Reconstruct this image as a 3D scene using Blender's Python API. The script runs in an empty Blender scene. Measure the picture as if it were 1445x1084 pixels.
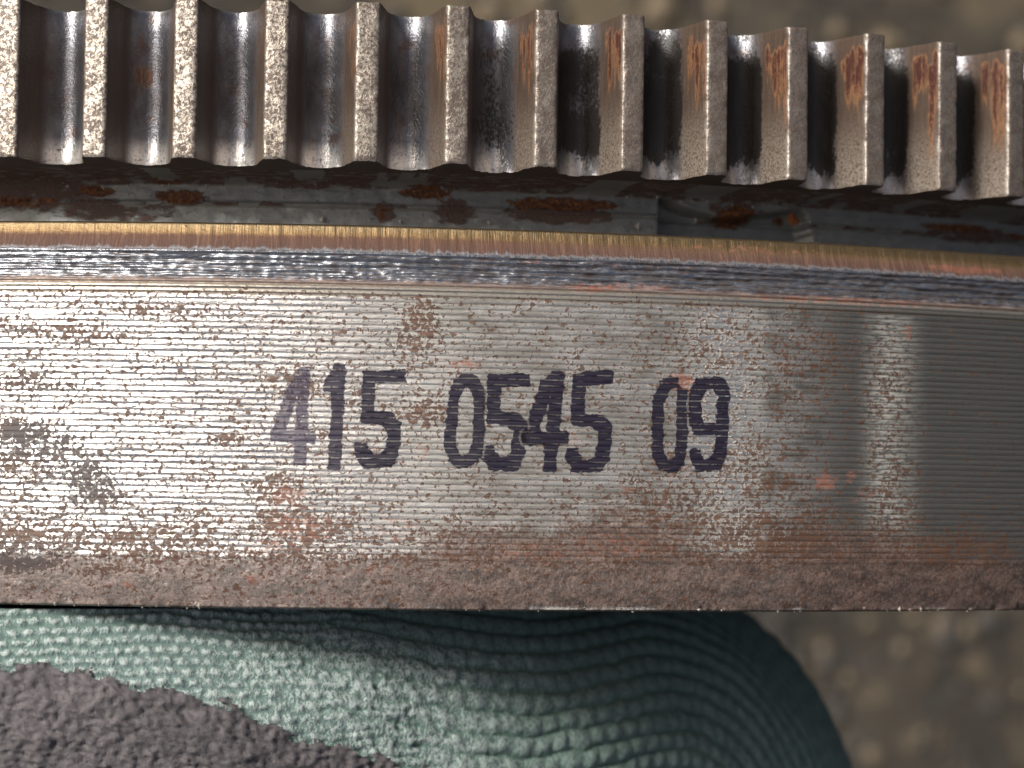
import bpy, math, random
import numpy as np
from mathutils import Matrix, Vector

# ------------------------------------------------------------------ scale
U = 6.1e-5                      # metres per unit; all lengths below are in these units
R, D = 2600.0, 3300.0           # radius of the flywheel, distance camera - flywheel
YAW, PITCH, ROLL = -0.07141, 0.04908, 0.01456
PHI0, NT = -0.04044, 127        # phase and number of the teeth
DL = 2*math.pi/NT
YT, YB, YRIM, YGOLD = 702.65, 474.8, -159.3, 388.3
sc = bpy.context.scene

def rot(yaw, pitch, roll):
    cy, sy = math.cos(yaw), math.sin(yaw); cp, sp = math.cos(pitch), math.sin(pitch); cr, sr = math.cos(roll), math.sin(roll)
    Ry = np.array([[cy,0,sy],[0,1,0],[-sy,0,cy]]); Rx = np.array([[1,0,0],[0,cp,-sp],[0,sp,cp]]); Rz = np.array([[cr,-sr,0],[sr,cr,0],[0,0,1]])
    return Ry @ Rx @ Rz
CAM = rot(YAW, PITCH, ROLL)

# ------------------------------------------------------------------ camera
cd = bpy.data.cameras.new('camera'); cam = bpy.data.objects.new('camera', cd)
sc.collection.objects.link(cam); sc.camera = cam
m4 = Matrix.Identity(4)
for i in range(3):
    for j in range(3): m4[i][j] = CAM[i, j]
m4.translation = Vector((0, 0, D*U))
cam.matrix_world = m4
cd.sensor_width = 36; cd.lens = D/1445*36
cd.clip_start = 0.01; cd.clip_end = 200
cd.dof.use_dof = True; cd.dof.focus_distance = (D+40)*U
cd.dof.aperture_fstop = cd.lens/1000/0.0027

# ------------------------------------------------------------------ light
SUN = Vector((-0.55, 0.40, 0.73)).normalized()
w = bpy.data.worlds.new('World'); sc.world = w; w.use_nodes = True
wn = w.node_tree.nodes; wl = w.node_tree.links
bg = wn['Background']; sky = wn.new('ShaderNodeTexSky'); sky.sky_type = 'NISHITA'; sky.sun_disc = False
sky.sun_elevation = math.asin(SUN.z); sky.sun_rotation = math.atan2(SUN.x, SUN.y)
sky.air_density = 0.8; sky.dust_density = 9.0; sky.ozone_density = 0.3
wl.new(sky.outputs[0], bg.inputs[0]); bg.inputs[1].default_value = 0.075
sl = bpy.data.lights.new('sun', 'SUN'); sl.energy = 3.0; sl.angle = math.radians(12); sl.color = (1, 0.98, 0.95)
so = bpy.data.objects.new('sun', sl); sc.collection.objects.link(so)
so.rotation_euler = SUN.to_track_quat('Z', 'Y').to_euler()
vs = sc.view_settings; vs.view_transform = 'Standard'; vs.look = 'None'; vs.exposure = 0.2; vs.gamma = 1.0

# ------------------------------------------------------------------ numpy helpers
def lattice(seed):
    rs = np.random.RandomState(seed); return rs.rand(256, 256)
_LAT = {}
def vnoise(x, y, seed=0):
    L = _LAT.setdefault(seed, lattice(seed))
    xi = np.floor(x).astype(int); yi = np.floor(y).astype(int); fx = x-xi; fy = y-yi
    fx = fx*fx*(3-2*fx); fy = fy*fy*(3-2*fy)
    a = L[xi & 255, yi & 255]; b = L[(xi+1) & 255, yi & 255]; c = L[xi & 255, (yi+1) & 255]; d = L[(xi+1) & 255, (yi+1) & 255]
    return (a*(1-fx)+b*fx)*(1-fy)+(c*(1-fx)+d*fx)*fy
def fbm(x, y, seed=0, o=3):
    s = 0; a = 1; t = 0
    for k in range(o):
        s = s+a*vnoise(x*2**k+17.3*k, y*2**k+5.1*k, seed+k); t += a; a *= 0.5
    return s/t
def sstep(a, b, x):
    t = np.clip((x-a)/(b-a), 0, 1); return t*t*(3-2*t)
def proj(P):
    q = (P-np.array([0, 0, D])) @ CAM
    return 722.5+D*q[..., 0]/-q[..., 2], 542-D*q[..., 1]/-q[..., 2]
def inv(x, y, r=R):
    """image position -> (arc length, Y) on the cylinder of radius r"""
    x = np.asarray(x, float); y = np.asarray(y, float)
    v = np.stack([(x-722.5)/D, -(y-542)/D, -np.ones_like(x)], -1) @ CAM.T
    a = v[..., 0]**2+v[..., 2]**2; b = 2*v[..., 2]*(D+R); c = (D+R)**2-r*r
    t = (-b-np.sqrt(b*b-4*a*c))/(2*a)
    return np.arctan2(t*v[..., 0], D+t*v[..., 2]+R)*R, t*v[..., 1]

def mesh_obj(name, V, F, mat, parent=None, smooth=True, attrs=None, sharp=None):
    V = np.asarray(V, float); me = bpy.data.meshes.new(name)
    F = np.asarray(F); n, k = F.shape
    me.vertices.add(len(V)); me.vertices.foreach_set('co', (V*U).astype(np.float32).ravel())
    me.loops.add(n*k); me.loops.foreach_set('vertex_index', F.astype(np.int32).ravel())
    me.polygons.add(n); me.polygons.foreach_set('loop_start', np.arange(0, n*k, k, dtype=np.int32))
    me.polygons.foreach_set('loop_total', np.full(n, k, np.int32))
    me.update(calc_edges=True)
    me.polygons.foreach_set('use_smooth', np.full(n, bool(smooth)))
    for an, av in (attrs or {}).items():
        av = np.asarray(av, np.float32)
        if av.ndim == 1:
            a = me.attributes.new(an, 'FLOAT', 'POINT'); a.data.foreach_set('value', av)
        else:
            a = me.attributes.new(an, 'FLOAT_VECTOR', 'POINT'); a.data.foreach_set('vector', av.ravel())
    if mat: me.materials.append(mat)
    o = bpy.data.objects.new(name, me); sc.collection.objects.link(o)
    if parent: o.parent = parent
    return o
def grid_faces(nr, nc, wrap=False):
    i = np.arange(nr-1)[:, None]; j = np.arange(nc if wrap else nc-1)[None, :]; j2 = (j+1) % nc
    return np.stack([i*nc+j, i*nc+j2, (i+1)*nc+j2, (i+1)*nc+j], -1).reshape(-1, 4)
def empty(name, loc=(0, 0, 0)):
    o = bpy.data.objects.new(name, None); sc.collection.objects.link(o); o.location = Vector(loc)*U; o.empty_display_size = 0.02
    return o
def tag(o, label=None, cat=None, group=None, kind=None):
    for k, v in (('label', label), ('category', cat), ('group', group), ('kind', kind)):
        if v: o[k] = v
    return o

# ------------------------------------------------------------------ node helpers
class NT_:
    def __init__(s, name):
        s.m = bpy.data.materials.new(name); s.m.use_nodes = True; s.t = s.m.node_tree; s.n = s.t.nodes; s.l = s.t.links
        s.b = s.n['Principled BSDF']; s.out = s.n['Material Output']
    def _set(s, sock, v):
        if isinstance(v, bpy.types.NodeSocket): s.l.new(v, sock)
        elif isinstance(v, (tuple, list)) and len(v) == 3 and sock.type == 'RGBA': sock.default_value = (*v, 1)
        else: sock.default_value = v
    def attr(s, name, kind='GEOMETRY', out='Fac'):
        k = '_a'+name+out
        if not hasattr(s, k):
            a = s.n.new('ShaderNodeAttribute'); a.attribute_name = name; a.attribute_type = kind; setattr(s, k, a.outputs[out])
        return getattr(s, k)
    def math(s, op, a, b=0.0, c=None, clamp=False):
        x = s.n.new('ShaderNodeMath'); x.operation = op; x.use_clamp = clamp
        s._set(x.inputs[0], a); s._set(x.inputs[1], b)
        if c is not None: s._set(x.inputs[2], c)
        return x.outputs[0]
    def vmul(s, v, k):
        x = s.n.new('ShaderNodeVectorMath'); x.operation = 'MULTIPLY'; s._set(x.inputs[0], v); x.inputs[1].default_value = k; return x.outputs[0]
    def noise(s, v, scale=(1, 1, 1), detail=3, rough=0.55, dist=0.0):
        x = s.n.new('ShaderNodeTexNoise'); s.l.new(s.vmul(v, scale), x.inputs['Vector'])
        x.inputs['Scale'].default_value = 1; x.inputs['Detail'].default_value = detail; x.inputs['Roughness'].default_value = rough
        x.inputs['Distortion'].default_value = dist; return x.outputs['Fac']
    def ss(s, v, a, b, lo=0.0, hi=1.0):
        x = s.n.new('ShaderNodeMapRange'); x.interpolation_type = 'SMOOTHSTEP'; x.clamp = True
        s._set(x.inputs[0], v); s._set(x.inputs[1], a); s._set(x.inputs[2], b); x.inputs[3].default_value = lo; x.inputs[4].default_value = hi
        return x.outputs[0]
    def mix(s, f, a, b):
        x = s.n.new('ShaderNodeMix'); x.data_type = 'RGBA'; s._set(x.inputs[0], f); s._set(x.inputs[6], a); s._set(x.inputs[7], b); return x.outputs[2]
    def fmix(s, f, a, b):
        x = s.n.new('ShaderNodeMix'); x.data_type = 'FLOAT'; s._set(x.inputs[0], f); s._set(x.inputs[2], a); s._set(x.inputs[3], b); return x.outputs[0]
    def ramp(s, v, stops):
        x = s.n.new('ShaderNodeValToRGB'); s._set(x.inputs[0], v); e = x.color_ramp.elements
        while len(e) < len(stops): e.new(0.5)
        for i, (p, c) in enumerate(stops): e[i].position = p; e[i].color = (*c, 1) if isinstance(c, tuple) else (c, c, c, 1)
        return x.outputs[0]
    def sep(s, v):
        x = s.n.new('ShaderNodeSeparateXYZ'); s._set(x.inputs[0], v); return x.outputs
    def bump(s, h, dist, strength=1.0, prev=None):
        x = s.n.new('ShaderNodeBump'); s._set(x.inputs['Height'], h); x.inputs['Distance'].default_value = dist*U; x.inputs['Strength'].default_value = strength
        if prev is not None: s.l.new(prev, x.inputs['Normal'])
        return x.outputs[0]
    def fin(s, **k):
        for n, v in k.items(): s._set(s.b.inputs[n.replace('_', ' ')], v)
        return s.m

# ------------------------------------------------------------------ materials
def rim_material():
    t = NT_('machined_steel'); p = t.attr('px', out='Vector'); X, Y, _ = t.sep(p)
    edge = t.noise(p, (1/9, 1/26, 0), 4, 0.6)                       # ragged edges of the bands
    yy = t.math('ADD', Y, t.math('MULTIPLY', t.math('SUBTRACT', edge, 0.5), t.ss(Y, 320, 345, 2, 20)))
    # zones by height on the flywheel (position of the ramp: (y-300)/150)
    z = t.math('DIVIDE', t.math('SUBTRACT', yy, 300), 150, clamp=True)
    base = t.ramp(z, [(0.0, (0.10, 0.075, 0.055)), (0.10, (0.14, 0.10, 0.06)), (0.125, (0.25, 0.185, 0.10)), (0.19, (0.23, 0.145, 0.065)),
                      (0.225, (0.125, 0.062, 0.038)), (0.33, (0.105, 0.060, 0.047)), (0.365, (0.37, 0.395, 0.425)), (0.61, (0.38, 0.40, 0.43)),
                      (0.655, (0.30, 0.21, 0.17)), (0.70, (0.50, 0.46, 0.39)), (0.775, (0.46, 0.42, 0.36)), (0.80, (0.80, 0.78, 0.74))])
    met = t.ramp(z, [(0.0, 0.3), (0.12, 0.85), (0.19, 0.7), (0.24, 0.15), (0.33, 0.15), (0.37, 0.9), (0.6, 0.9), (0.655, 0.3), (0.70, 0.9), (0.82, 1.0)])
    rgh = t.ramp(z, [(0.0, 0.6), (0.12, 0.46), (0.19, 0.46), (0.24, 0.75), (0.33, 0.7), (0.37, 0.26), (0.6, 0.26), (0.66, 0.5), (0.70, 0.34), (0.82, 0.27)])
    # vertical brushed tone in the gold / brown bands
    brush = t.noise(p, (1/3.0, 1/40, 0), 3, 0.65)
    inband = t.math('MULTIPLY', t.ss(Y, 310, 318), t.ss(Y, 362, 350))
    base = t.mix(t.math('MULTIPLY', inband, t.ss(brush, 0.48, 0.72, 0, 0.55)), base, t.mix(t.ss(Y, 328, 336), (0.32, 0.23, 0.125), (0.26, 0.145, 0.095)))
    base = t.mix(t.math('MULTIPLY', inband, t.ss(brush, 0.50, 0.32, 0, 0.42)), base, (0.085, 0.052, 0.038))
    base = t.mix(t.math('MULTIPLY', t.ss(Y, 345, 330), t.ss(X, -100, 700, 0, 0.5)), base, (0.16, 0.11, 0.055))  # gold darkened to the right, weaker light painted in
    # dark chatter in the blue band
    chat = t.noise(p, (1/30, 1/3.6, 0), 5, 0.66, 0.5)
    inblue = t.math('MULTIPLY', t.ss(yy, 352, 357), t.ss(Y, 402, 396))
    cf = t.math('MULTIPLY', inblue, t.ss(t.math('ADD', chat, t.ss(X, -100, 700, 0, 0.07)), 0.48, 0.60, 0, 0.88))
    base = t.mix(cf, base, t.mix(t.noise(p, (1/14, 1/6, 2), 3, 0.6), (0.045, 0.045, 0.050), (0.14, 0.095, 0.075))); met = t.math('MULTIPLY', met, t.math('SUBTRACT', 1.0, t.math('MULTIPLY', cf, 0.6)))
    # dim reflections painted into the steel, greyer and darker to the right
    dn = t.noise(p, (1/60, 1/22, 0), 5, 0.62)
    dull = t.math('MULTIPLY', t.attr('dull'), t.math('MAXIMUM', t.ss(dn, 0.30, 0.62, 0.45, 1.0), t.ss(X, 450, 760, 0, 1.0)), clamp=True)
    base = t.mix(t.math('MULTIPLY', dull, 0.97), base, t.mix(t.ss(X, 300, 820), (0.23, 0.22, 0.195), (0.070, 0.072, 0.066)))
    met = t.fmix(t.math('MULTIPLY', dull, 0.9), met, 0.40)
    shn = t.math('MULTIPLY', t.math('MULTIPLY', t.attr('shine'), t.math('SUBTRACT', 1.0, t.attr('valley'), clamp=True)), t.ss(t.noise(p, (1/18, 1/4.0, 9), 3, 0.6), 0.34, 0.56))  # bright reflection streaks and edge glint painted as paler metal
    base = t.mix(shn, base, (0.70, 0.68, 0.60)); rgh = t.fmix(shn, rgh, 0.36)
    rgh = t.math('ADD', rgh, t.math('MULTIPLY', dull, 0.22))
    # grime in the machining valleys, broken along their length
    gn = t.noise(p, (1/26, 1/5, 0), 3, 0.6)
    gr = t.math('MULTIPLY', t.attr('valley'), t.ss(gn, 0.36, 0.60, 0.10, 0.62))
    base = t.mix(gr, base, (0.13, 0.095, 0.075)); met = t.fmix(gr, met, 0.45); rgh = t.math('ADD', rgh, t.math('MULTIPLY', gr, 0.25))
    # brown film
    fn = t.noise(p, (1/30, 1/24, 0), 6, 0.68); fs = t.noise(p, (1/4.5, 1/5.5, 0), 3, 0.6)
    film = t.math('MULTIPLY', t.attr('film'), 1.25)
    ff = t.ss(t.math('ADD', t.math('ADD', film, t.math('MULTIPLY', t.math('SUBTRACT', fn, 0.5), 1.1)), t.math('MULTIPLY', t.math('SUBTRACT', fs, 0.5), 0.9)), 0.42, 0.95)
    ff = t.math('MULTIPLY', ff, t.ss(film, 0.02, 0.15))
    bcol = t.mix(t.ss(t.noise(p, (1/42, 1/20, 4), 5, 0.7), 0.30, 0.68), (0.040, 0.025, 0.020), (0.200, 0.128, 0.100))
    bcol = t.mix(t.ss(t.noise(p, (1/2.8, 1/6.5, 0), 3, 0.65), t.ss(X, 100, 900, 0.47, 0.52), 0.66, 0, 0.6), bcol, (0.27, 0.205, 0.165))  # fewer pale flecks rightward, dimmer light put into the colour
    bcol = t.mix(t.ss(t.noise(p, (1/4.2, 1/5.5, 6), 4, 0.65), 0.49, 0.38, 0, 0.75), bcol, (0.040, 0.026, 0.021))
    base = t.mix(t.math('MULTIPLY', ff, 0.88), base, bcol); met = t.fmix(ff, met, 0.25); rgh = t.fmix(ff, rgh, 0.52)
    # rust speckles: thin crooked crumbs; density from the patches
    s1 = t.noise(p, (1/7.2, 1/6.2, 0), 4, 0.62, 0.8); s2 = t.noise(p, (1/45, 1/30, 3), 3, 0.6)
    sp = t.math('ADD', s1, t.math('MULTIPLY', t.math('SUBTRACT', s2, 0.5), 0.22))
    th = t.math('SUBTRACT', 0.695, t.math('MULTIPLY', t.attr('rust'), 0.27))
    th = t.math('SUBTRACT', th, t.math('MULTIPLY', t.attr('valley'), 0.05))
    rf = t.ss(t.math('SUBTRACT', sp, th), -0.012, 0.030)
    rcol = t.mix(t.noise(p, (1/40, 1/30, 7), 3, 0.6), (0.030, 0.016, 0.012), (0.150, 0.066, 0.032))
    rcol = t.mix(t.math('MULTIPLY', t.attr('dark'), 0.8), rcol, (0.045, 0.038, 0.040))
    base = t.mix(t.math('MULTIPLY', rf, 0.92), base, rcol); met = t.fmix(rf, met, 0.05); rgh = t.fmix(rf, rgh, 0.72)
    # orange and pink patches
    on = t.math('ADD', t.attr('orange'), t.math('MULTIPLY', t.math('SUBTRACT', t.noise(p, (1/12, 1/9, 1), 6, 0.75), 0.5), 2.2))
    of = t.math('MULTIPLY', t.ss(on, 0.42, 0.72), t.ss(t.attr('orange'), 0.03, 0.2))
    ocol = t.mix(t.noise(p, (1/7, 1/7, 2), 3, 0.6), (0.20, 0.060, 0.032), (0.34, 0.150, 0.10))
    base = t.mix(t.math('MULTIPLY', of, t.ss(t.noise(p, (1/4, 1/4, 12), 3, 0.6), 0.3, 0.6, 0.35, 0.85)), base, ocol); met = t.fmix(of, met, 0.1); rgh = t.fmix(of, rgh, 0.65)
    # fine relief
    h = t.math('ADD', t.math('MULTIPLY', t.noise(p, (1/9, 1/3, 0), 4, 0.65), 1.0), t.math('MULTIPLY', rf, 0.6))
    h = t.math('ADD', h, t.math('MULTIPLY', ff, t.noise(p, (1/3.5, 1/4.5, 0), 3, 0.6)))
    h = t.math('ADD', h, t.math('MULTIPLY', inband, t.math('MULTIPLY', brush, 1.2)))
    return t.fin(Base_Color=base, Metallic=met, Roughness=rgh, Normal=t.bump(h, 1.6, 0.55))

def tooth_material():
    t = NT_('gear_tooth_steel'); p = t.attr('px', out='Vector'); X, Y, Z = t.sep(p)
    tip = t.attr('tip'); fl = t.attr('floor')
    sp = t.noise(p, (1/5, 1/5.5, 1/8), 4, 0.62, 0.7); big = t.noise(p, (1/34, 1/30, 1/40), 4, 0.6); mid = t.noise(p, (1/12, 1/22, 1/12), 4, 0.6)
    # tip land: brown skin, bright spots of wear; sun highlight painted into the left tips
    tc = t.mix(t.ss(t.math('ADD', sp, t.math('MULTIPLY', t.math('SUBTRACT', big, 0.5), 0.35)), 0.43, 0.56), (0.115, 0.086, 0.068), t.mix(t.ss(X, -200, 450), (0.46, 0.41, 0.34), (0.215, 0.185, 0.155)))
    # flank: brown oxide, streaked along the tooth
    st = t.noise(p, (1/5, 1/70, 1/6), 4, 0.65)
    fc = t.mix(st, (0.036, 0.024, 0.018), (0.165, 0.115, 0.085))
    fc = t.mix(t.math('MULTIPLY', t.attr('low'), t.ss(t.noise(p, (1/3.5, 1/4, 1/3.5), 4, 0.7), 0.30, 0.62)), fc, (0.43, 0.365, 0.30))
    # floor: dark blue-grey steel
    gc = t.mix(mid, (0.085, 0.080, 0.085), (0.33, 0.34, 0.37))
    gc = t.mix(t.math('MULTIPLY', t.ss(big, 0.52, 0.70), 0.7), gc, (0.17, 0.11, 0.085))
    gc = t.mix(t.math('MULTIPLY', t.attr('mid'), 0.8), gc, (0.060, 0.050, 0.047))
    gc = t.mix(t.math('MULTIPLY', t.attr('ends'), t.ss(sp, 0.28, 0.50)), gc, (0.80, 0.77, 0.72))  # floor highlights painted pale at the ends of the gap
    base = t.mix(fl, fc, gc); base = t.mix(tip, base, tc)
    met = t.fmix(fl, t.fmix(t.attr('low'), 0.25, 0.55), 0.85); met = t.fmix(tip, met, t.ss(sp, 0.42, 0.56, 0.2, 0.6))
    rgh = t.fmix(fl, 0.5, 0.34); rgh = t.fmix(tip, rgh, 0.42)
    gs = t.ss(t.math('ADD', t.attr('grease'), t.math('MULTIPLY', t.math('SUBTRACT', t.noise(p, (1/4, 1/7, 1/4), 4, 0.7), 0.5), 0.9)), 0.42, 0.58)
    gs = t.math('MULTIPLY', gs, t.ss(t.attr('grease'), 0.03, 0.2))
    base = t.mix(gs, base, (0.022, 0.018, 0.015)); met = t.fmix(gs, met, 0.0)
    rgh = t.math('ADD', t.fmix(gs, rgh, 0.42), t.math('MULTIPLY', t.attr('mid'), 0.14))
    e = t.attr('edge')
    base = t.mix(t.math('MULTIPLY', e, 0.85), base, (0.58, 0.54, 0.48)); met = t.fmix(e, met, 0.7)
    # rust streaks
    on = t.math('ADD', t.attr('orange'), t.math('MULTIPLY', t.math('SUBTRACT', t.noise(p, (1/4, 1/45, 1/4), 5, 0.7), 0.5), 1.5))
    of = t.math('MULTIPLY', t.ss(on, 0.40, 0.70), t.ss(t.attr('orange'), 0.03, 0.2))
    oc = t.mix(t.ss(t.math('ADD', on, t.math('MULTIPLY', t.math('SUBTRACT', t.noise(p, (1/6, 1/14, 1/5), 4, 0.7), 0.5), 0.9)), 0.45, 1.0), (0.30, 0.155, 0.070), (0.060, 0.016, 0.011))
    oc = t.mix(t.ss(t.noise(p, (1/5, 1/8, 1/4), 4, 0.7), 0.56, 0.68, 0, 0.7), oc, (0.40, 0.16, 0.10))
    base = t.mix(t.math('MULTIPLY', of, 0.85), base, oc); met = t.fmix(of, met, 0.1); rgh = t.fmix(of, rgh, 0.55)
    h = t.math('ADD', sp, t.math('MULTIPLY', t.noise(p, (1/3, 1/3.5, 1/3), 2), 0.5))
    return t.fin(Base_Color=base, Metallic=met, Roughness=rgh, Normal=t.bump(h, 1.7, 0.5))

def neck_material():
    t = NT_('rusty_grey_steel'); p = t.attr('px', out='Vector')
    n = t.noise(p, (1/30, 1/14, 0), 5, 0.62); s = t.noise(p, (1/6, 1/6, 0), 4, 0.65)
    base = t.mix(n, (0.17, 0.185, 0.185), (0.42, 0.45, 0.445))
    base = t.mix(t.ss(s, 0.62, 0.70, 0, 0.8), base, (0.03, 0.025, 0.022))
    b1 = t.math('ADD', t.attr('film'), t.math('MULTIPLY', t.math('SUBTRACT', n, 0.5), 2.0))
    bf = t.math('MULTIPLY', t.ss(b1, 0.35, 0.65), t.ss(t.attr('film'), 0.03, 0.2))
    base = t.mix(t.math('MULTIPLY', bf, t.ss(s, 0.25, 0.55, 0.5, 0.92)), base, t.mix(t.ss(s, 0.36, 0.64), (0.040, 0.018, 0.014), (0.19, 0.105, 0.08)))
    o1 = t.math('ADD', t.attr('orange'), t.math('MULTIPLY', t.math('SUBTRACT', t.noise(p, (1/16, 1/9, 1), 6, 0.72), 0.5), 2.6))
    of = t.math('MULTIPLY', t.ss(o1, 0.36, 0.66), t.ss(t.attr('orange'), 0.03, 0.2))
    on2 = t.noise(p, (1/11, 1/7, 8), 5, 0.7)
    ocl = t.mix(t.ss(on2, 0.36, 0.64), (0.085, 0.028, 0.012), (0.40, 0.16, 0.045)); ocl = t.mix(t.ss(s, 0.56, 0.44, 0, 0.75), ocl, (0.055, 0.022, 0.015))
    base = t.mix(t.math('MULTIPLY', of, t.ss(on2, 0.20, 0.46, 0.45, 0.95)), base, ocl)
    any_ = t.math('MAXIMUM', of, bf)
    met = t.fmix(any_, 0.25, 0.0); rgh = t.fmix(any_, 0.42, 0.8)
    h = t.math('ADD', t.math('MULTIPLY', n, 0.8), t.math('MULTIPLY', s, t.fmix(any_, 0.5, 1.4)))
    return t.fin(Base_Color=base, Metallic=met, Roughness=rgh, Normal=t.bump(h, 3, 0.7))

def ink_material():
    t = NT_('purple_black_ink'); p = t.attr('px', out='Vector')
    n = t.noise(p, (1/14, 1/5, 0), 4, 0.65); n2 = t.noise(p, (1/5, 1/4, 5), 3, 0.6)
    cov = t.math('ADD', t.attr('cover'), t.math('MULTIPLY', t.math('SUBTRACT', n, 0.5), t.fmix(t.attr('strength'), 3.2, 0.75)))
    cov = t.math('ADD', cov, t.math('MULTIPLY', t.math('SUBTRACT', n2, 0.5), 0.4))
    a = t.ss(cov, 0.26, 0.50)
    ln = t.math('MULTIPLY', t.attr('ridge'), t.ss(t.noise(p, (1/30, 1/6, 8), 3, 0.6), 0.43, 0.56))
    a = t.math('MULTIPLY', a, t.math('SUBTRACT', 1.0, t.math('MULTIPLY', ln, 0.88)))
    col = t.mix(n2, (0.006, 0.005, 0.011), (0.026, 0.020, 0.038))
    col = t.mix(t.ss(t.attr('strength'), 0.94, 0.66, 0, 0.85), col, (0.085, 0.070, 0.112))
    return t.fin(Base_Color=col, Metallic=0.0, Roughness=0.42, Alpha=t.math('MULTIPLY', a, t.attr('strength')), Normal=t.bump(n2, 1.2, 0.5))

def knit_material():
    t = NT_('teal_knit_yarn'); p = t.attr('px', out='Vector'); q = t.vmul(p, (1, 1, 1))
    n = t.noise(q, (1/3.5, 1/7, 0), 4, 0.7, 0.8); b = t.noise(q, (1/160, 1/110, 0), 3, 0.5); hgt = t.attr('hgt')
    c = t.mix(b, (0.130, 0.205, 0.170), (0.235, 0.330, 0.315))
    c = t.mix(t.math('MULTIPLY', t.attr('green'), 0.7), c, (0.105, 0.200, 0.140))
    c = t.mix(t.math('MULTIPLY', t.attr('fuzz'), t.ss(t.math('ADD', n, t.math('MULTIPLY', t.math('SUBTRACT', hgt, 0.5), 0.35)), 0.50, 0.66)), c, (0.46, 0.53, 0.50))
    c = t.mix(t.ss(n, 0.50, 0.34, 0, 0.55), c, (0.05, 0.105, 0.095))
    return t.fin(Base_Color=c, Roughness=0.85, Sheen_Weight=0.15, Normal=t.bump(n, 3.0, 0.8))

def coat_material():
    t = NT_('grey_crinkled_coating'); p = t.attr('px', out='Vector')
    n = t.noise(p, (1/5, 1/5, 0), 5, 0.65, 0.6); b = t.noise(p, (1/90, 1/90, 0), 3)
    c = t.mix(b, (0.078, 0.071, 0.073), (0.145, 0.131, 0.134)); c = t.mix(t.ss(n, 0.46, 0.30, 0, 0.7), c, (0.040, 0.034, 0.037))
    return t.fin(Base_Color=c, Roughness=0.62, Normal=t.bump(n, 3.0, 0.7))

def ground_material():
    t = NT_('gritty_concrete'); tc = t.n.new('ShaderNodeTexCoord').outputs['Object']
    n = t.noise(tc, (26, 26, 26), 6, 0.65); s = t.noise(tc, (70, 70, 70), 4, 0.6)
    c = t.mix(t.ss(n, 0.34, 0.66), (0.022, 0.019, 0.014), (0.056, 0.046, 0.032)); c = t.mix(t.ss(t.noise(tc, (9, 9, 9), 2), 0.52, 0.64), c, (0.100, 0.078, 0.046)); c = t.mix(t.ss(s, 0.55, 0.68, 0, 0.6), c, (0.15, 0.115, 0.07))
    c = t.mix(t.ss(s, 0.45, 0.33, 0, 0.6), c, (0.045, 0.042, 0.038))
    x = t.bump(s, 20, 0.6)
    return t.fin(Base_Color=c, Roughness=0.9, Normal=x)
def stone_material(name, a, b):
    t = NT_(name); tc = t.n.new('ShaderNodeTexCoord').outputs['Object']
    return t.fin(Base_Color=t.mix(t.noise(tc, (90, 90, 90), 3), a, b), Roughness=0.8)
def plain(name, c, met=0.0, r=0.5):
    t = NT_(name); p = t.n.new('ShaderNodeTexCoord').outputs['Object']
    n = t.noise(p, (9000, 9000, 9000), 3); d = tuple(x*0.6 for x in c)
    return t.fin(Base_Color=t.mix(n, d, c), Metallic=met, Roughness=r)

# ------------------------------------------------------------------ the flywheel
fly = tag(empty('flywheel', (0, 0, -R)), 'rusty steel flywheel with gear teeth and the inked number 415 0545 09', 'flywheel')
def part(name, V, F, mat, parent, **k):
    V = np.asarray(V, float).copy(); V[..., 2] += R       # local to the flywheel's axis
    return mesh_obj(name, V, F, mat, parent, **k)
def cyl(a, Yv, d):
    """arc length a (at radius R), height, depth below R -> xyz"""
    th = a/R; r = R-d
    return np.stack([r*np.sin(th), Yv+0*a, r*np.cos(th)-R], -1)

def patches(ax, ay, lst):
    """soft blotches given in picture positions: (x, y, rx, ry, strength)"""
    out = np.zeros_like(ax)
    for x, y, rx, ry, s in lst:
        a0, y0 = inv(x, y)
        dd = np.sqrt(((ax-a0)/rx)**2+((ay-y0)/ry)**2)
        out = np.maximum(out, s*(1-sstep(0.25, 1.25, dd)))
    return out

# --- rim: turned face with fine machining grooves
def yi(iy): return 284.46-(iy-416)/1.0022           # picture row (at the middle) -> height
prof = []                                            # (height, depth, valley)
def pp(iy, d, v=0.0): prof.append((yi(iy), d, v))
for d in (218, 150, 90, 50, 30): prof.append((YGOLD-1.5+d*0.004, d, 0))
pp(315.0, 24); pp(316.0, 20.5)
for iy in np.arange(317.5, 357, 2.0):
    u = (iy-316)/41; pp(iy, 20-17*u+3.0*math.sin(u*math.pi))
for iy in np.arange(357, 398, 1.3):
    u = (iy-357)/41; pp(iy, 3+7*math.sin(u*math.pi)+1.3*math.sin(iy*0.72), 0.8*max(0, math.sin(iy*0.72))**4)
pp(399, 2.0); pp(400.5, 5.5, 0.6); pp(402, 6.0, 0.6); pp(403, 3.0)
for iy in np.arange(404, 415, 1.3): pp(iy, 2.4-1.2*math.exp(-((iy-406.5)/1.5)**2)+1.2*math.exp(-((iy-409.5)/1.1)**2), 0.55*math.exp(-((iy-409.5)/1.2)**2))
pp(415.2, 3.8, 0.9); pp(416.3, 4.2, 1.0)
PER = 8.31; NG = 45
for g in range(NG):
    for k in range(8):
        u = k/8; v = abs(2*u-1)                       # valley at u = 0
        pp(416.8+(g+u)*PER, 1.25*v**3 + 0.15, max(0, (v-0.66)/0.34)**1.5)
last = 416.8+NG*PER
for iy in np.arange(last, 851, 2.2):
    u = (iy-last)/(851-last); pp(iy, 1.0+9*u*u, 0.0)
for k in range(7):
    t_ = k/6*math.pi/2; pp(856.6+2.6*math.sin(t_), 10.6+3*(1-math.cos(t_)))
for d in (24, 40, 80, 180, 420): prof.append((YRIM-0.3-0.002*d, d, 0))
prof = np.array(prof)
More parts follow.
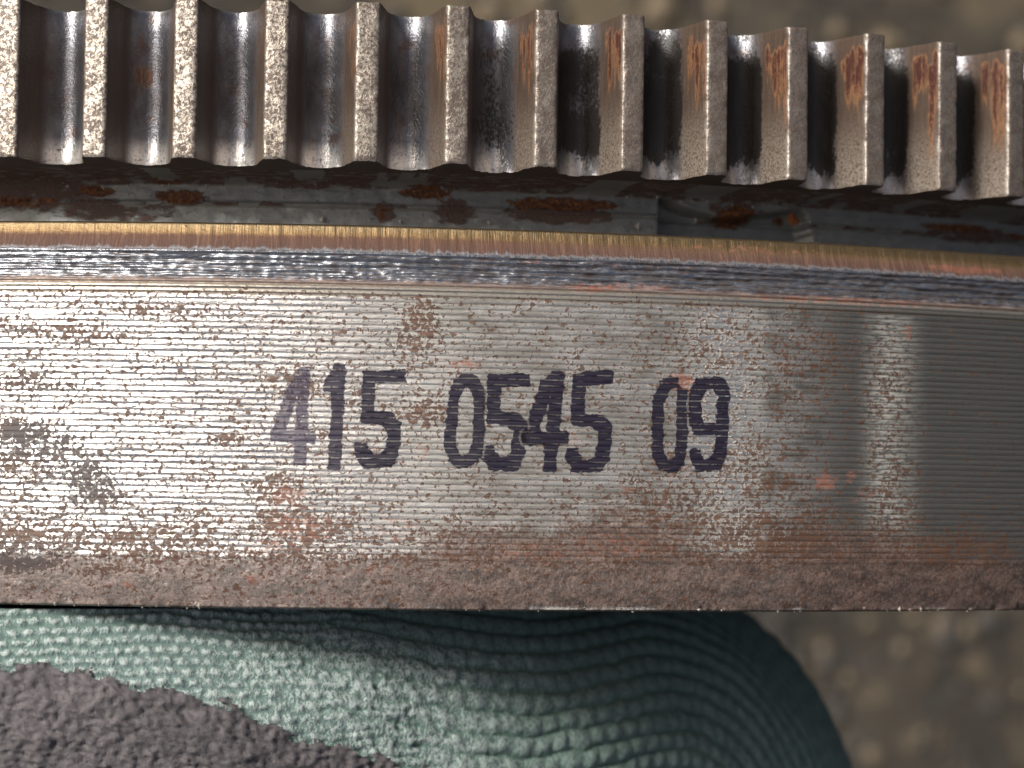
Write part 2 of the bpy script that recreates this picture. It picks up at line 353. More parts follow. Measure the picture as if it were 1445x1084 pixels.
a1, _ = inv(372, 590); a2, _ = inv(1036, 590)
arcs = np.concatenate([np.arange(-760, a1, 3.0), np.arange(a1, a2, 1.6), np.arange(a2, 1330, 3.0),
                       np.linspace(1330, 2*math.pi*R-760, 150)[:-1]])
arcs = np.unique(np.round(arcs, 3))
A, YY = np.meshgrid(arcs, prof[:, 0]); DD = np.repeat(prof[:, 1:2], len(arcs), 1).copy(); VAL = np.repeat(prof[:, 2:3], len(arcs), 1)
IY = 416+(284.46-YY)*1.0022
grooved = sstep(415, 418, IY)*(1-sstep(788, 793, IY))
blue = sstep(356, 361, IY)*(1-sstep(394, 399, IY))
DD += blue*((fbm(A/60, IY/3.0, 3, 3)-0.5)*6.5+(fbm(A/11, IY/4.5, 5, 2)-0.5)*3.2)*(DD < 40)
DD += grooved*((fbm(A/110, IY/5.0, 8, 2)-0.5)*1.1 + (vnoise(A/18, IY/4.1, 11)-0.5)*0.45)
gold = sstep(314, 319, IY)*(1-sstep(352, 360, IY))*(DD < 40)
DD += gold*((vnoise(A/7, IY/34, 21)-0.5)*1.3)
bot = sstep(786, 796, IY)*(DD < 20)
DD += bot*((fbm(A/7, IY/6, 31, 3)-0.5)*2.0)
edge = np.exp(-((IY-858)/4)**2)*(DD < 30)
DD += edge*np.maximum(0, fbm(A/16, IY*0+3, 41, 3)-0.52)*16
def rim_masks(A, YY):
    IY = 416+(284.46-YY)*1.0022
    n = fbm(A/120, IY/70, 51, 3)
    x_ = A                                            # arc grows with picture x
    rust = 0.50-0.15*sstep(-60, 260, x_)+0.25*(n-0.5)+0.22*sstep(660, 790, IY)+0.13*sstep(-200, 500, x_)*(1-sstep(600, 900, x_))
    rust += patches(A, YY, [(35, 610, 60, 22, .50), (125, 670, 44, 36, .50), (145, 700, 40, 26, .4), (75, 640, 40, 20, .4), (20, 650, 40, 20, .4), (60, 640, 70, 40, .3), (20, 540, 110, 20, .34), (55, 760, 140, 26, .16), (200, 760, 120, 26, .16), (320, 620, 30, 12, .55),
        (100, 470, 120, 18, .26), (250, 440, 90, 16, .28), (400, 690, 50, 30, .33), (430, 745, 90, 40, .26), (420, 540, 40, 30, .35), (590, 470, 50, 60, .38), (600, 580, 40, 30, .35),
        (1010, 480, 90, 100, .18), (1060, 690, 130, 110, .26), (1140, 520, 110, 120, .20), (1120, 740, 120, 60, .3), (1250, 560, 60, 130, .25), (1260, 700, 60, 70, .3), (25, 797, 80, 12, .9), (150, 805, 60, 10, .5), (1350, 780, 120, 40, .3), (940, 690, 90, 60, .25)])
    rust *= (1-0.35*sstep(784, 810, IY))*sstep(400, 418, IY)*(1-0.40*sstep(1000, 1120, x_))
    dark = patches(A, YY, [(60, 620, 110, 40, 1), (120, 680, 90, 60, 1), (30, 790, 90, 30, 1), (40, 545, 110, 30, .5)])
    film = 0.44*sstep(770, 798, IY+14*(fbm(A/9, IY/30, 141, 2)-0.5)) + 0.38*sstep(700, 830, IY) + 0.20*sstep(640, 800, IY)*sstep(-200, 450, x_) + 0.13*sstep(350, 800, x_)*(1-sstep(1000, 1150, x_))
    film += patches(A, YY, [(680, 755, 170, 50, .38), (880, 745, 150, 62, .50), (820, 775, 200, 30, .45), (1000, 400, 60, 20, .2), (760, 690, 200, 40, .18), (880, 560, 160, 150, .16), (1330, 770, 200, 60, .30), (1200, 770, 160, 50, .25)])
    film += 0.30*sstep(396, 399, IY)*(1-sstep(414, 417, IY))*sstep(-200, 300, x_)
    film += 0.16*sstep(100, 900, x_)*sstep(356, 362, IY)*(1-sstep(396, 400, IY))
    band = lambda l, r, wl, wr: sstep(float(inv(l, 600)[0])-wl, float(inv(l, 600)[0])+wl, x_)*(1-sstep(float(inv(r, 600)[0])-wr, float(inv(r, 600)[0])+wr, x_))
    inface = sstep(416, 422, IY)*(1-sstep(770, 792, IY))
    shine = inface*np.clip(0.74*band(1232, 1278, 36, 46)*(0.55+0.8*fbm(A/50, IY/60, 131, 2))*(1-0.5*sstep(700, 780, IY))+0.5*band(975, 1080, 50, 12)*(0.5+0.9*fbm(A/60, IY/40, 133, 2))+0.25*band(560, 640, 30, 40), 0, 1)  # upright reflection streaks, painted in as bands
    dull = 0.05+0.94*sstep(-140, 230, x_-0.18*(IY-600))-0.12*band(-900, 372, 5, 8)  # dim reflections, painted greyer and darker to the right
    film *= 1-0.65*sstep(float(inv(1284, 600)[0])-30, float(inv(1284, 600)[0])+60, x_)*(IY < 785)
    bright = patches(A, YY, [(1020, 560, 62, 260, .62), (600, 520, 80, 60, .25)])  # painted darkening lifted where bright reflections sit
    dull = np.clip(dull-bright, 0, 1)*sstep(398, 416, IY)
    edge_glint = np.exp(-((IY-856.8)/1.5)**2)*sstep(-350, 300, x_)*np.clip(0.1+1.6*(fbm(A/60, IY*0, 57, 3)-0.35), 0, 1)  # highlight along the lower edge, put into the colour
    shine = np.maximum(shine, edge_glint); film = film*(1-0.85*edge_glint)
    orange = patches(A, YY, [(360, 820, 30, 16, .5), (640, 830, 60, 18, .35), (520, 806, 70, 16, .4), (930, 815, 90, 22, .3), (80, 835, 120, 14, .35), (180, 825, 16, 9, .6), (405, 700, 44, 26, .60), (420, 745, 80, 34, .55), (380, 770, 60, 20, .5), (560, 745, 60, 36, .42), (540, 640, 30, 24, .4), (655, 515, 40, 14, .62), (960, 540, 34, 22, .8), (1165, 680, 28, 20, .75), (1200, 672, 14, 14, .65),
        (1280, 470, 20, 18, .6), (330, 735, 40, 14, .45), (600, 465, 22, 30, .4), (595, 640, 20, 24, .5), (810, 620, 20, 22, .5), (885, 690, 22, 16, .55), (760, 780, 160, 26, .42), (880, 770, 120, 40, .45), (940, 650, 60, 50, .4), (500, 800, 120, 30, .35),
        (1220, 700, 40, 20, .45), (430, 845, 300, 12, .35), (840, 372, 300, 10, .40), (1060, 350, 200, 10, .5), (1370, 380, 120, 9, .7), (840, 406, 60, 10, .7), (900, 404, 90, 9, .55), (1200, 425, 300, 9, .6)])
    return dict(rust=np.clip(rust, 0, 1.3), dark=dark, film=np.clip(film, 0, 1), dull=dull, orange=orange, shine=shine)
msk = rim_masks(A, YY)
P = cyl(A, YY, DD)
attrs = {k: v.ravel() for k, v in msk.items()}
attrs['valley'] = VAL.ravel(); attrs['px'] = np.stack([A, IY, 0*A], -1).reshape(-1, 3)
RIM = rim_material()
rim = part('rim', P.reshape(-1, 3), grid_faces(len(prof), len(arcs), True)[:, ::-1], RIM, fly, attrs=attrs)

# --- printed number: ink lying on the grooves
INK = ink_material()
G = [  # (strokes, half width, strength)
 ([[(429, 527), (423, 648)], [(426, 536), (409, 559), (396, 604), (391, 613)], [(390, 615), (438, 617)]], 8, .66),
 ([[(479, 521), (476, 580), (472, 654)], [(466, 544), (478, 528)]], 8, .84),
 ([[(563, 531), (522, 533), (518, 588), (546, 591), (557, 604), (554, 636), (545, 651), (519, 651), (509, 634)]], 8.4, .90),
 ([[(641, 560), (648, 541), (660, 535), (671, 541), (677, 558), (675, 628), (668, 645), (652, 652), (640, 645), (634, 626), (641, 560)]], 7, .90),
 ([[(739, 536), (698, 537), (696, 589), (724, 592), (734, 604), (731, 638), (722, 655), (697, 655), (688, 638)]], 8.5, .98),
 ([[(787, 533), (782, 590), (776, 656)], [(783, 536), (772, 545), (760, 577), (750, 612)], [(746, 619), (793, 618)]], 8.5, .98),
 ([[(856, 532), (817, 536), (815, 592), (845, 595), (855, 606), (851, 640), (840, 657), (815, 658), (807, 642)]], 8.5, .98),
 ([[(950, 539), (938, 545), (929, 564), (928, 638), (936, 655), (948, 659), (958, 650), (962, 620), (964, 556)]], 7.2, .92),
 ([[(1018, 606), (988, 605), (981, 594), (982, 556), (991, 542), (1013, 541), (1021, 555), (1017, 640), (1008, 656), (988, 657), (981, 642)]], 7.8, .97)]
nc = len(arcs); rows = np.where((IY[:, 0] > 470) & (IY[:, 0] < 720))[0]
gx, gy = proj(P)
for strokes, hw, strn in G:
    allp = np.array([q for s in strokes for q in s]); x0, x1 = allp[:, 0].min()-14, allp[:, 0].max()+14
    cols = np.where((gx[rows[0]] > x0-6) & (gx[rows[0]] < x1+6) & (arcs < 1300))[0]
    r0, r1, c0, c1 = rows[0], rows[-1]+1, cols[0], cols[-1]+1
    sx, sy = gx[r0:r1, c0:c1], gy[r0:r1, c0:c1]
    wob = (fbm(sx/7, sy/7, 61, 2)-0.5)*5
    dist = np.full(sx.shape, 1e9)
    for s in strokes:
        for (ax, ay), (bx, by) in zip(s[:-1], s[1:]):
            dx, dy = bx-ax, by-ay; tt = np.clip(((sx-ax)*dx+(sy-ay)*dy)/(dx*dx+dy*dy), 0, 1)
            ex, ey = np.abs(sx-ax-tt*dx), np.abs(sy-ay-tt*dy); dist = np.minimum(dist, (ex**6+ey**6)**(1/6))
    cover = 1-sstep(hw-2.8, hw+3.7, dist+wob)
    keep = (cover > 0.01)
    f = grid_faces(r1-r0, c1-c0)[:, ::-1]; kf = keep.ravel()[f].any(1); f = f[kf]
    used, f2 = np.unique(f, return_inverse=True); f2 = f2.reshape(f.shape)
    V = cyl(A[r0:r1, c0:c1], YY[r0:r1, c0:c1], DD[r0:r1, c0:c1]-0.35).reshape(-1, 3)[used]
    st = np.full(len(used), strn)
    gph = ((IY[r0:r1, c0:c1]-416.8)/PER) % 1.0; rdg = np.exp(-((gph-0.72)/0.15)**2)
    part('printed_digit', V, f2, INK, rim, attrs=dict(cover=cover.ravel()[used], strength=st, ridge=rdg.ravel()[used],
         px=np.stack([A[r0:r1, c0:c1], IY[r0:r1, c0:c1], 0*sx], -1).reshape(-1, 3)[used]))

# --- neck: recessed wall between rim and toothed ring
NK = 215.0
pr = [(YB+1.5, 100.0), (YB+1.0, 150), (YB+0.5, NK-26), (YB-3, NK-12), (YB-8, NK-3), (YB-12, NK)]
pr += [(y, NK+0.0) for y in np.arange(YB-15, 441, -3.0)]
pr += [(440, NK-1.5), (438, NK-3.5), (436, NK-3.0)]
pr += [(y, NK+3.0) for y in np.arange(433, YGOLD-14, -3.0)]
pr = np.array(pr)
arc2 = np.unique(np.round(np.concatenate([np.arange(-760, 1330, 4.0), np.linspace(1330, 2*math.pi*R-760, 120)[:-1]]), 3))
A2, Y2 = np.meshgrid(arc2, pr[:, 0]); D2 = np.repeat(pr[:, 1:2], len(arc2), 1).copy()
def npatch(lst):
    out = np.zeros_like(A2)
    for x, y, rx, ry, s in lst:
        a0, y0 = inv(x, y, R-NK)
        out = np.maximum(out, s*(1-sstep(0.3, 1.2, np.hypot((A2-a0)/(1.2*rx), (Y2-y0)/ry))))
    return out
# shallow pockets in the wall (right of the middle)
a0, _ = inv(932, 305, R-NK); a1_, _ = inv(1150, 318, R-NK)
yp = inv(1040, 296, R-NK)[1]
u = (A2-a0)/(a1_-a0)
top = yp + 16*np.exp(-(u/0.10)**2) - 14*np.exp(-((u-0.42)/0.22)**2) + 6*np.exp(-((u-0.88)/0.1)**2)
top = np.where(u > 0.9, top-60*np.clip((u-0.9)/0.1, 0, 2)**2, top)
D2 += 46*sstep(-0.01, 0.012, u)*(1-sstep(0.985, 1.01, u))*sstep(2, -4, Y2-top)*(D2 > NK-5)
D2 += (fbm(A2/18, Y2/12, 71, 3)-0.5)*4*(D2 > NK-14)
n_or = npatch([(135, 270, 36, 12, .9), (255, 278, 48, 14, .95), (600, 272, 44, 14, 1), (800, 288, 100, 13, 1), (760, 290, 60, 10, .8), (1042, 305, 40, 20, 1.0), (1118, 308, 12, 10, 1), (20, 285, 80, 12, .7), (1350, 322, 80, 9, .9), (1445, 335, 60, 10, .8), (540, 300, 14, 20, .5), (240, 258, 30, 5, .8)])
n_fi = npatch([(40, 270, 140, 40, .8), (130, 295, 70, 24, .75), (540, 300, 24, 22, .85), (640, 300, 40, 24, .9), (790, 302, 100, 22, .85), (450, 262, 120, 9, .7), (660, 266, 90, 9, .7), (1370, 330, 110, 20, .8), (190, 305, 40, 14, .6), (220, 296, 60, 14, .6), (1040, 300, 60, 30, .7)])
n_fi = np.maximum(n_fi, 0.62*(D2 < NK-2)*(fbm(A2/60, Y2/20, 75, 2) > 0.42))
NECK = neck_material()
part('neck', cyl(A2, Y2, D2).reshape(-1, 3), grid_faces(len(pr), len(arc2), True)[:, ::-1], NECK, fly,
     attrs=dict(px=np.stack([A2, Y2-D2*0.9, 0*A2], -1).reshape(-1, 3), orange=n_or.ravel(), film=n_fi.ravel()))

# --- web and bore closing the wheel (seen only from the side)
pw = np.array([(YT-40, 330.0), (YT-40, 420), (300, 460), (60, 500), (-60, 560), (-60, R-560), (60, R-560), (110, R-500), (330, 420), (YT-40, 330)])
aw = np.linspace(0, 2*math.pi*R, 161)[:-1]; AW, YW = np.meshgrid(aw, pw[:, 0]); DW = np.repeat(pw[:, 1:2], len(aw), 1)
part('web', cyl(AW, YW, DW).reshape(-1, 3), grid_faces(len(pw), len(aw), True), NECK, fly, smooth=False,
     attrs=dict(px=np.stack([AW, YW+DW, 0*AW], -1).reshape(-1, 3), orange=0*AW.ravel(), film=0.3+0*AW.ravel()))

# --- toothed ring
TOOTH = tooth_material()
pg = np.array([(YT-1.0, 96.0), (YT-1.5, 200), (YT-1.5, 330), (YT-60, 332), (YB+60, 332), (YB+3, 300)])
AG, YG = np.meshgrid(aw, pg[:, 0]); DG = np.repeat(pg[:, 1:2], len(aw), 1); z0 = 0*AG.ravel()
ring = part('gear_ring', cyl(AG, YG, DG).reshape(-1, 3), grid_faces(len(pg), len(aw), True), TOOTH, fly, smooth=False,
            attrs=dict(px=np.stack([AG, YG, DG], -1).reshape(-1, 3), tip=z0, floor=z0, ends=z0, low=z0, mid=z0, grease=z0, edge=z0, orange=z0))
half = DL/2*R
def tooth_profile(dense):
    s = [(0, 0), (6, -0.2), (11, 0), (13.8, 0.25), (15.4, 0.9), (16.4, 2.4), (17.6, 5.4)]
    for d in (np.arange(9, 62, 4.5) if dense else (25, 45)): s.append((17.6+(d-5.4)*0.235, d))
    s += [(31.6, 62.5), (33.2, 67.5), (35.6, 72.5), (38.8, 77.4), (42.6, 81.8), (46.8, 85.6), (51.2, 88.6), (55.6, 90.7), (60.0, 91.8), (half, 92)]
    s = np.array(s, float); left = s[1:][::-1].copy(); left[:, 0] *= -1
    return np.vstack([left, s])
def make_tooth(k, dense):
    s = tooth_profile(dense); a = s[:, 0]; d = s[:, 1]; ns = len(s)
    if dense: ys = np.concatenate([YB+np.array([0, .6, 1.5, 3, 5, 8, 11]), np.linspace(YB+15, YT-12, 58), YT-np.array([9, 6, 3.5, 1.8, .7, 0])])
    else: ys = np.array([YB, YB+1.5, YB+5, YB+22, YT-20, YT-5, YT-1.5, YT])
    AA, YS = np.meshgrid(a, ys); DT = np.repeat(d[None], len(ys), 0).copy()
    lo = np.clip(1-(YS-YB)/44, 0, 1); hi = np.clip(1-(YT-YS)/26, 0, 1)
    fl = sstep(58, 86, DT)
    endr = np.clip(1-(YS-YB)/5, 0, 1)**2+np.clip(1-(YT-YS)/4, 0, 1)**2
    base_d = DT.copy()
    DT = DT + fl*(-11*lo**1.9+3*hi**2) + (1-fl)*1.6*endr
    ki = (AA+k*2*half)
    tip = 1-sstep(1.2, 4.0, base_d)
    edge = np.exp(-((np.abs(AA)-15.8)/1.6)**2)
    if dense:
        DT += (fbm(ki/7, YS/9, 81, 3)-0.5)*(1.2+1.8*tip)*(1-0.75*fl) + (fbm(ki/22, YS/34, 84, 2)-0.5)*2*fl
        chip = np.maximum(0, fbm(YS/9+k*7.7+np.sign(AA)*31, YS*0+k, 87, 3)-0.5)
        DT += edge*chip*5
        endn = np.maximum(0, fbm(ki/6, YS*0+k*3.3, 91, 3)-0.42)
        YS = YS + endn*4*(np.clip(1-(YS-YB)/9, 0, 1)-np.clip(1-(YT-YS)/9, 0, 1))
    # rust: red-brown streaks on the flank facing left, growing to the right
    t_ = (YT-YS)/(YT-YB); o = np.zeros_like(AA)
    if k >= 0:
        g = min(0.88, 0.40+0.10*k)
        rk = random.Random(900+k); band = sstep(1, 7, base_d)
        for q in range(6):
            dc = 6+q*8.5+rk.uniform(-3, 3); wd = rk.uniform(4.5, 9); ln = rk.uniform(0.40, 0.95)*(1.1-0.09*q); st0 = rk.uniform(0.0, 0.10)
            o = np.maximum(o, (AA < -16)*band*np.exp(-((base_d-dc)/wd)**2)*sstep(st0, st0+0.10, t_)*(1-sstep(ln*0.35, ln*1.15, t_))*rk.uniform(0.85, 1.5)*g)
    if k == -2: pass
    if k in (-3, -2): o = np.maximum(o, fl*np.exp(-((t_-0.42)/0.12)**2)*0.7*(AA > 0)) if k == -2 else o
    o = np.maximum(o, 0.42*(k < 1)*(AA < -20)*(1-fl)*vnoise(YS/40, ki/30, 95))
    ew = 0.5*edge*np.where(AA < 0, 0.45+0.55*(k >= 1), 0.25)*sstep(0.25, 0.5, vnoise(YS/14, ki*0+k*5, 97))  # tip-edge wear; left edges painted brighter where the bevel catches sun
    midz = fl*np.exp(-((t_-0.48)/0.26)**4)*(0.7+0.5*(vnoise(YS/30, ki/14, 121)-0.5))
    gk = lambda q: float(np.clip((q-1.5)/3.0, 0, 1))
    gw = np.where(AA < 0, gk(k)*sstep(26, 36, -AA)*sstep(46, 64, base_d), gk(k+1)*sstep(18, 26, AA))
    gw = gw*(0.72+0.6*(vnoise(YS/45, ki/20, 125)-0.3))*(1-0.45*(1-sstep(0.05, 0.25, t_)))*(1-sstep(0.74, 0.99, t_-0.06*vnoise(ki/6, ki*0, 123)))
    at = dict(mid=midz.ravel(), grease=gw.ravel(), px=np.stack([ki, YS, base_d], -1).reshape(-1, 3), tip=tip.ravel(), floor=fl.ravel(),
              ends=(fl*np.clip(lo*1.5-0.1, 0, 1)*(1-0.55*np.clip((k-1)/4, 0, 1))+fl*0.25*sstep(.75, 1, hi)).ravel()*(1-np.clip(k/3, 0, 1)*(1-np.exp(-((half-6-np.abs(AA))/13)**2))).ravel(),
              low=((1-fl)*(AA < 0)*sstep(0.45, 1.0, t_)*np.clip(0.25+0.16*k, 0, 1)).ravel(), edge=np.clip(ew, 0, 1).ravel(), orange=o.ravel())
    V = cyl(AA, YS, DT).reshape(-1, 3); F = grid_faces(len(ys), ns)[:, ::-1].tolist(); n0 = len(V)
    # end faces: strip from the profile down to a line below the floor
    ext = []; extf = []
    for row, flip in ((0, False), (len(ys)-1, True)):
        i0 = n0+len(ext); 
        for j in range(ns): ext.append(cyl(np.array(a[j]), np.array(ys[row]), np.array(106.0)))
        for j in range(ns): ext.append(V[row*ns+j])
        for j in range(ns-1):
            q = [i0+ns+j, i0+ns+j+1, i0+j+1, i0+j]; extf.append(q[::-1] if not flip else q)
    V = np.vstack([V, np.array(ext)]); 
    for kk in list(at):
        v = at[kk]
        if kk == 'px': at[kk] = np.vstack([v, np.stack([np.array([e[0] for e in ext])+k*31, np.full(len(ext), 0.), np.array([e[2] for e in ext])], -1)])
        else: at[kk] = np.concatenate([v, np.zeros(len(ext))])
    return V, np.array(F+extf), at
shared = None
for k in range(NT):
    kk = k if k < 60 else k-NT
    dense = -5 <= kk <= 12
    if dense: 
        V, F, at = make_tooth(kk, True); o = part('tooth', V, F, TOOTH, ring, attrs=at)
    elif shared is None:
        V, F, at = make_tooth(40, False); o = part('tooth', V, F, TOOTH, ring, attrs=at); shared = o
    else:
        o = shared.copy(); sc.collection.objects.link(o); o.parent = ring
    o.rotation_euler = (0, PHI0+kk*DL, 0)

# --- grit lying in the corner below the teeth and on the lower edge
rs = random.Random(4)
def grains(name, spots, mat, parent):
    V = []; F = []
    for (a, y, d, r) in spots:
        c = cyl(np.array(a), np.array(y), np.array(d)); n0 = len(V)
        ax = [rs.uniform(.6, 1.6) for _ in range(3)]
        for q in ((1,0,0),(-1,0,0),(0,1,0),(0,-1,0),(0,0,1),(0,0,-1)): V.append(c+np.array(q)*r*np.array(ax)*rs.uniform(.7, 1.2))
        for f in ((0,2,4),(2,1,4),(1,3,4),(3,0,4),(2,0,5),(1,2,5),(3,1,5),(0,3,5)): F.append([n0+i for i in f])
    o = part(name, V, F, mat, parent, smooth=False); o['kind'] = 'stuff'; return o
sp = []
for i in range(75):
    a = rs.uniform(-480, 1060); sp.append((a, YB-rs.uniform(6, 16), NK-10+rs.uniform(-2, 4), rs.choice([1.0, 1.3, 1.6, 2.2])))
for x, y, r in ((800, 265, 4.5), (925, 276, 4), (1335, 300, 4), (455, 310, 4), (565, 313, 5), (690, 314, 5), (900, 320, 5), (980, 312, 3)):
    a, yy = inv(x, y, R-NK); sp.append((float(a), float(yy), NK-4, r))
grains('grit', sp, plain('pale_grit', (0.62, 0.60, 0.56), 0.0, 0.6), fly)
sp = []
for i in range(70):
    sp.append((rs.uniform(-480, 1060), YRIM+rs.uniform(-1, 6), 13+rs.uniform(-2, 2), rs.choice([0.9, 1.2, 1.8])))
for x in (75, 137, 280, 990, 1275, 1290, 1305, 1375): 
    a, yy = inv(x, 858); sp.append((float(a), YRIM+3, 10, rs.uniform(2.2, 4)))
grains('burr', sp, plain('bright_burr', (0.62, 0.56, 0.47), 0.6, 0.4), fly)
a, yy = inv(1118, 309, R-NK); grains('rust_lump', [(float(a), float(yy), NK-2, 10), (float(a)+4, float(yy)-3, NK-4, 7)], plain('orange_rust', (0.40, 0.15, 0.05), 0, 0.9), fly)

# ------------------------------------------------------------------ the gloved hand
def catmull(P, n):
    P = np.array(P, float); out = []
    for i in range(1, len(P)-2):
        for u in np.linspace(0, 1, n, endpoint=False):
            p0, p1, p2, p3 = P[i-1:i+3]
            out.append(0.5*((2*p1)+(-p0+p2)*u+(2*p0-5*p1+4*p2-p3)*u*u+(-p0+3*p1-3*p2+p3)*u**3))
    return np.array(out)
def tube(spine, rad, phis, step):
    c = catmull(spine, 60); seg = np.r_[0, np.cumsum(np.linalg.norm(np.diff(c, axis=0), axis=1))]
    s = np.arange(0, seg[-1], step); C = np.stack([np.interp(s, seg, c[:, i]) for i in range(3)], -1)
    k = int(280/step)*2+1; ker = np.hanning(k+2)[1:-1]; ker /= ker.sum()
    T = np.gradient(C, axis=0); T = np.stack([np.convolve(np.pad(T[:, i], k//2, 'edge'), ker, 'valid') for i in range(3)], -1)
    T /= np.linalg.norm(T, axis=1)[:, None]
    Zc = np.array([0, 0, 1.0]); N1 = np.cross(Zc, T); N1 /= np.linalg.norm(N1, axis=1)[:, None]; N2 = np.cross(T, N1)
    r = np.interp(s/seg[-1], *rad)
    Nrm = N1[:, None]*np.cos(phis)[None, :, None]+N2[:, None]*np.sin(phis)[None, :, None]
    return C, Nrm, s, r
KNIT = knit_material(); COAT = coat_material()
glove = tag(empty('gloved_hand', (0, -500, -480)), 'hand in a teal knitted glove with grey crinkled coating, gripping below the flywheel', 'glove')
gx0 = np.array([0, -500, -480.0])
phis = np.concatenate([np.linspace(-0.9, 2.0, 380), np.linspace(2.0, 2*math.pi-0.9, 60)[1:-1]])
C, Nrm, s, r = tube([(-1300, -330, -380), (-900, -310, -370), (-500, -310, -385), (-150, -370, -470), (160, -425, -660), (470, -440, -980), (662, -630, -1180), (650, -1150, -1220), (580, -1500, -1200)],
                    ([0, .2, .45, .8, 1], [350, 345, 335, 330, 250]), phis, 3.3)
S, PH = np.meshgrid(s, phis, indexing='ij'); rr = r[:, None]
base = C[:, None]+Nrm*rr[..., None]
bx, by = proj(base); arcp = PH*335
# stitches: small offset loops on the left, long ribs round the knuckle on the right
warp = (fbm(S/70, arcp/60, 101, 2)-0.5)*26+(fbm(S/22, arcp/22, 102, 2)-0.5)*14
right = sstep(250, 640, bx+0.9*(865-by)*0.6)
row1 = (arcp+warp*0.5+0.22*S)/15.0; st1 = (S+warp*0.6)/17+0.5*np.floor(row1)
h1 = (np.abs(np.sin(math.pi*row1))**0.7)*(0.45+0.55*np.abs(np.sin(math.pi*st1)))
row2 = (arcp+warp*0.40)/32.0; st2 = (S+0.5*warp)/34+0.5*np.floor(row2)
h2 = (np.abs(np.sin(math.pi*row2))**0.38)*(0.74+0.26*np.abs(np.sin(math.pi*st2)))
hn = fbm(S/9, arcp/9, 105, 3)
h = h1*(1-right)+h2*right
mess = np.exp(-((bx-430)/260)**2)*sstep(880, 960, by)
h = h*(1-0.5*mess)+mess*0.75*hn
disp = h*(9.5*(1-right)+13*right)+(hn-0.5)*3+(fbm(S/130, arcp/110, 107, 2)-0.5)*16
V = base+Nrm*disp[..., None]
def press(V):                                       # the knit flattens against the underside of the rim
    y = V[..., 1]; lim = YRIM-6
    V[..., 1] = np.where((y > lim) & (V[..., 2] < 10), lim-0.02*(y-lim), y); return V
V = press(V)
F = grid_faces(len(s), len(phis), True)
at = dict(px=np.stack([S, arcp, 0*S], -1).reshape(-1, 3), hgt=h.ravel(), fuzz=np.clip(0.25+0.75*(1-right)+mess, 0, 1).ravel(), green=sstep(250, 800, bx).ravel())
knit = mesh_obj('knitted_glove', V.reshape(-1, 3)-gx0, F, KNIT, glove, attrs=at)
# grey coating on the palm side
bnd = np.interp(bx, [-400, 0, 60, 115, 180, 230, 275, 330, 400, 500, 600, 800], [930, 940, 938, 945, 962, 974, 986, 1000, 1030, 1062, 1084, 1180])
inside = by-bnd+(fbm(bx/9, by/9, 111, 3)-0.5)*34+(fbm(bx/45, by/45, 113, 2)-0.5)*22
inside = np.where(PH > 2.2, 60, inside); inside = np.where(PH < 0.1, -60, inside)
cr = np.abs(fbm(S/7.5+0.04*arcp, arcp/6.5, 115, 2)-0.5)*2
cr2 = fbm(S/7, arcp/7, 118, 2)
d2 = (fbm(S/130, arcp/110, 107, 2)-0.5)*16 + 5 + 3*sstep(-2, 30, inside) + (1-cr)*8 + cr2*6 + (fbm(S/26, arcp/22, 119, 2)-0.5)*10
V2 = press(base+Nrm*d2[..., None])
kf = (inside.ravel()[F] > -1).all(1) & (bx.ravel()[F] < 1100).all(1); f = F[kf]; used, f2 = np.unique(f, return_inverse=True); f2 = f2.reshape(f.shape)
mesh_obj('palm_coating', V2.reshape(-1, 3)[used]-gx0, f2, COAT, glove, attrs=dict(px=np.stack([S, arcp, 0*S], -1).reshape(-1, 3)[used]))
# the other fingers, deeper behind the first
ph3 = np.linspace(0, 2*math.pi, 64, endpoint=False)
for i, (dz, dx, rs_) in enumerate(((-560, -60, .9), (-1080, -160, .86), (-1560, -300, .78))):
    C3, N3, s3, r3 = tube([(-1500, -640, -380+dz), (-1000, -620, -370+dz), (-450, -560, -385+dz), (0+dx, -520, -420+dz), (290+dx, -512, -470+dz), (450+dx, -580, -500+dz), (492+dx, -760, -520+dz), (480+dx, -1150, -540+dz), (440+dx, -1450, -560+dz)],
                          ([0, .2, .45, .8, 1], [340, 335, 320, 310, 240]), ph3, 24.0)
    S3, P3 = np.meshgrid(s3, ph3, indexing='ij'); b3 = C3[:, None]+N3*(r3[:, None]*rs_+6*np.abs(np.sin(P3*35)))[..., None]
    b3[..., 1] = np.minimum(b3[..., 1], YRIM-6)
    z = np.zeros(b3.shape[0]*b3.shape[1])
    mesh_obj('finger', b3.reshape(-1, 3)-gx0, grid_faces(len(s3), 64, True), KNIT, glove, attrs=dict(px=np.stack([S3, P3*300, 0*S3], -1).reshape(-1, 3), hgt=z+.5, fuzz=z+.5, green=z))

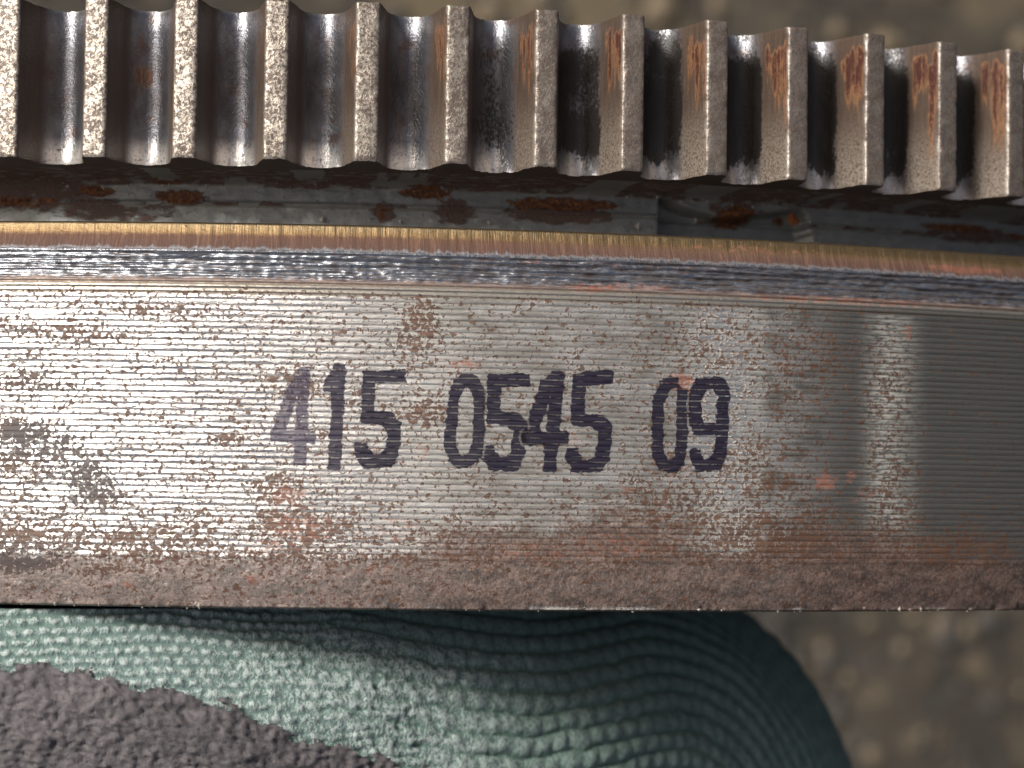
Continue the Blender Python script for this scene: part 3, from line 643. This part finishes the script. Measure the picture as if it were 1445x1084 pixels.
# ------------------------------------------------------------------ ground
ZG = -12200.0
g = mesh_obj('ground', [(-2e5, -2e5, ZG), (2e5, -2e5, ZG), (2e5, 2e5, ZG), (-2e5, 2e5, ZG)], [[0, 1, 2, 3]], ground_material(), smooth=False)
tag(g, kind='structure')
rs = random.Random(11)
def gravel(name, n, mat, r0, r1, label, spots=None):
    V = []; F = []
    ico = [(0,0,1),(.89,0,.45),(.28,.85,.45),(-.72,.53,.45),(-.72,-.53,.45),(.28,-.85,.45),(.72,.53,-.45),(-.28,.85,-.45),(-.89,0,-.45),(-.28,-.85,-.45),(.72,-.53,-.45),(0,0,-1)]
    icf = [(0,1,2),(0,2,3),(0,3,4),(0,4,5),(0,5,1),(1,6,2),(2,7,3),(3,8,4),(4,9,5),(5,10,1),(6,7,2),(7,8,3),(8,9,4),(9,10,5),(10,6,1),(11,7,6),(11,8,7),(11,9,8),(11,10,9),(11,6,10)]
    for i in range(n):
        x, y = (rs.uniform(-4400, 5600), rs.uniform(-3300, 4300)); r = rs.uniform(r0, r1)
        if spots and i < len(spots): x, y, r = spots[i]
        n0 = len(V); ax = (rs.uniform(.7, 1.3), rs.uniform(.7, 1.3), rs.uniform(.5, .9))
        for q in ico: V.append((x+q[0]*r*ax[0]*rs.uniform(.8, 1.2), y+q[1]*r*ax[1]*rs.uniform(.8, 1.2), ZG+r*.3+q[2]*r*ax[2]))
        for f in icf: F.append([n0+k for k in f])
    return tag(mesh_obj(name, V, F, mat, smooth=False), label, 'gravel', kind='stuff')
def on_ground(x, y):
    v = CAM @ np.array([(x-722.5)/D, -(y-542)/D, -1.0]); t = (ZG-D)/v[2]; return t*v[0], t*v[1]
gravel('gravel', 1500, stone_material('grey_stone', (0.035, 0.032, 0.028), (0.085, 0.076, 0.064)), 22, 80, 'loose grey grit blurred on the ground')
pale = [(1162, 915, 26), (1195, 957, 28), (1272, 915, 24), (1228, 1065, 30), (1300, 1035, 22), (1365, 890, 30), (1325, 880, 34), (1290, 872, 30), (1225, 880, 24), (1440, 975, 22), (1010, 8, 40), (930, 12, 56), (690, 18, 50), (1180, 46, 50), (1250, 60, 44), (1440, 60, 40), (760, 6, 40)]
sp = [(*on_ground(x, y), r*1.9) for x, y, r in pale]
gravel('sand_stones', 34, stone_material('ochre_stone', (0.11, 0.085, 0.052), (0.20, 0.155, 0.10)), 20, 54, 'small ochre stones blurred on the ground', sp)
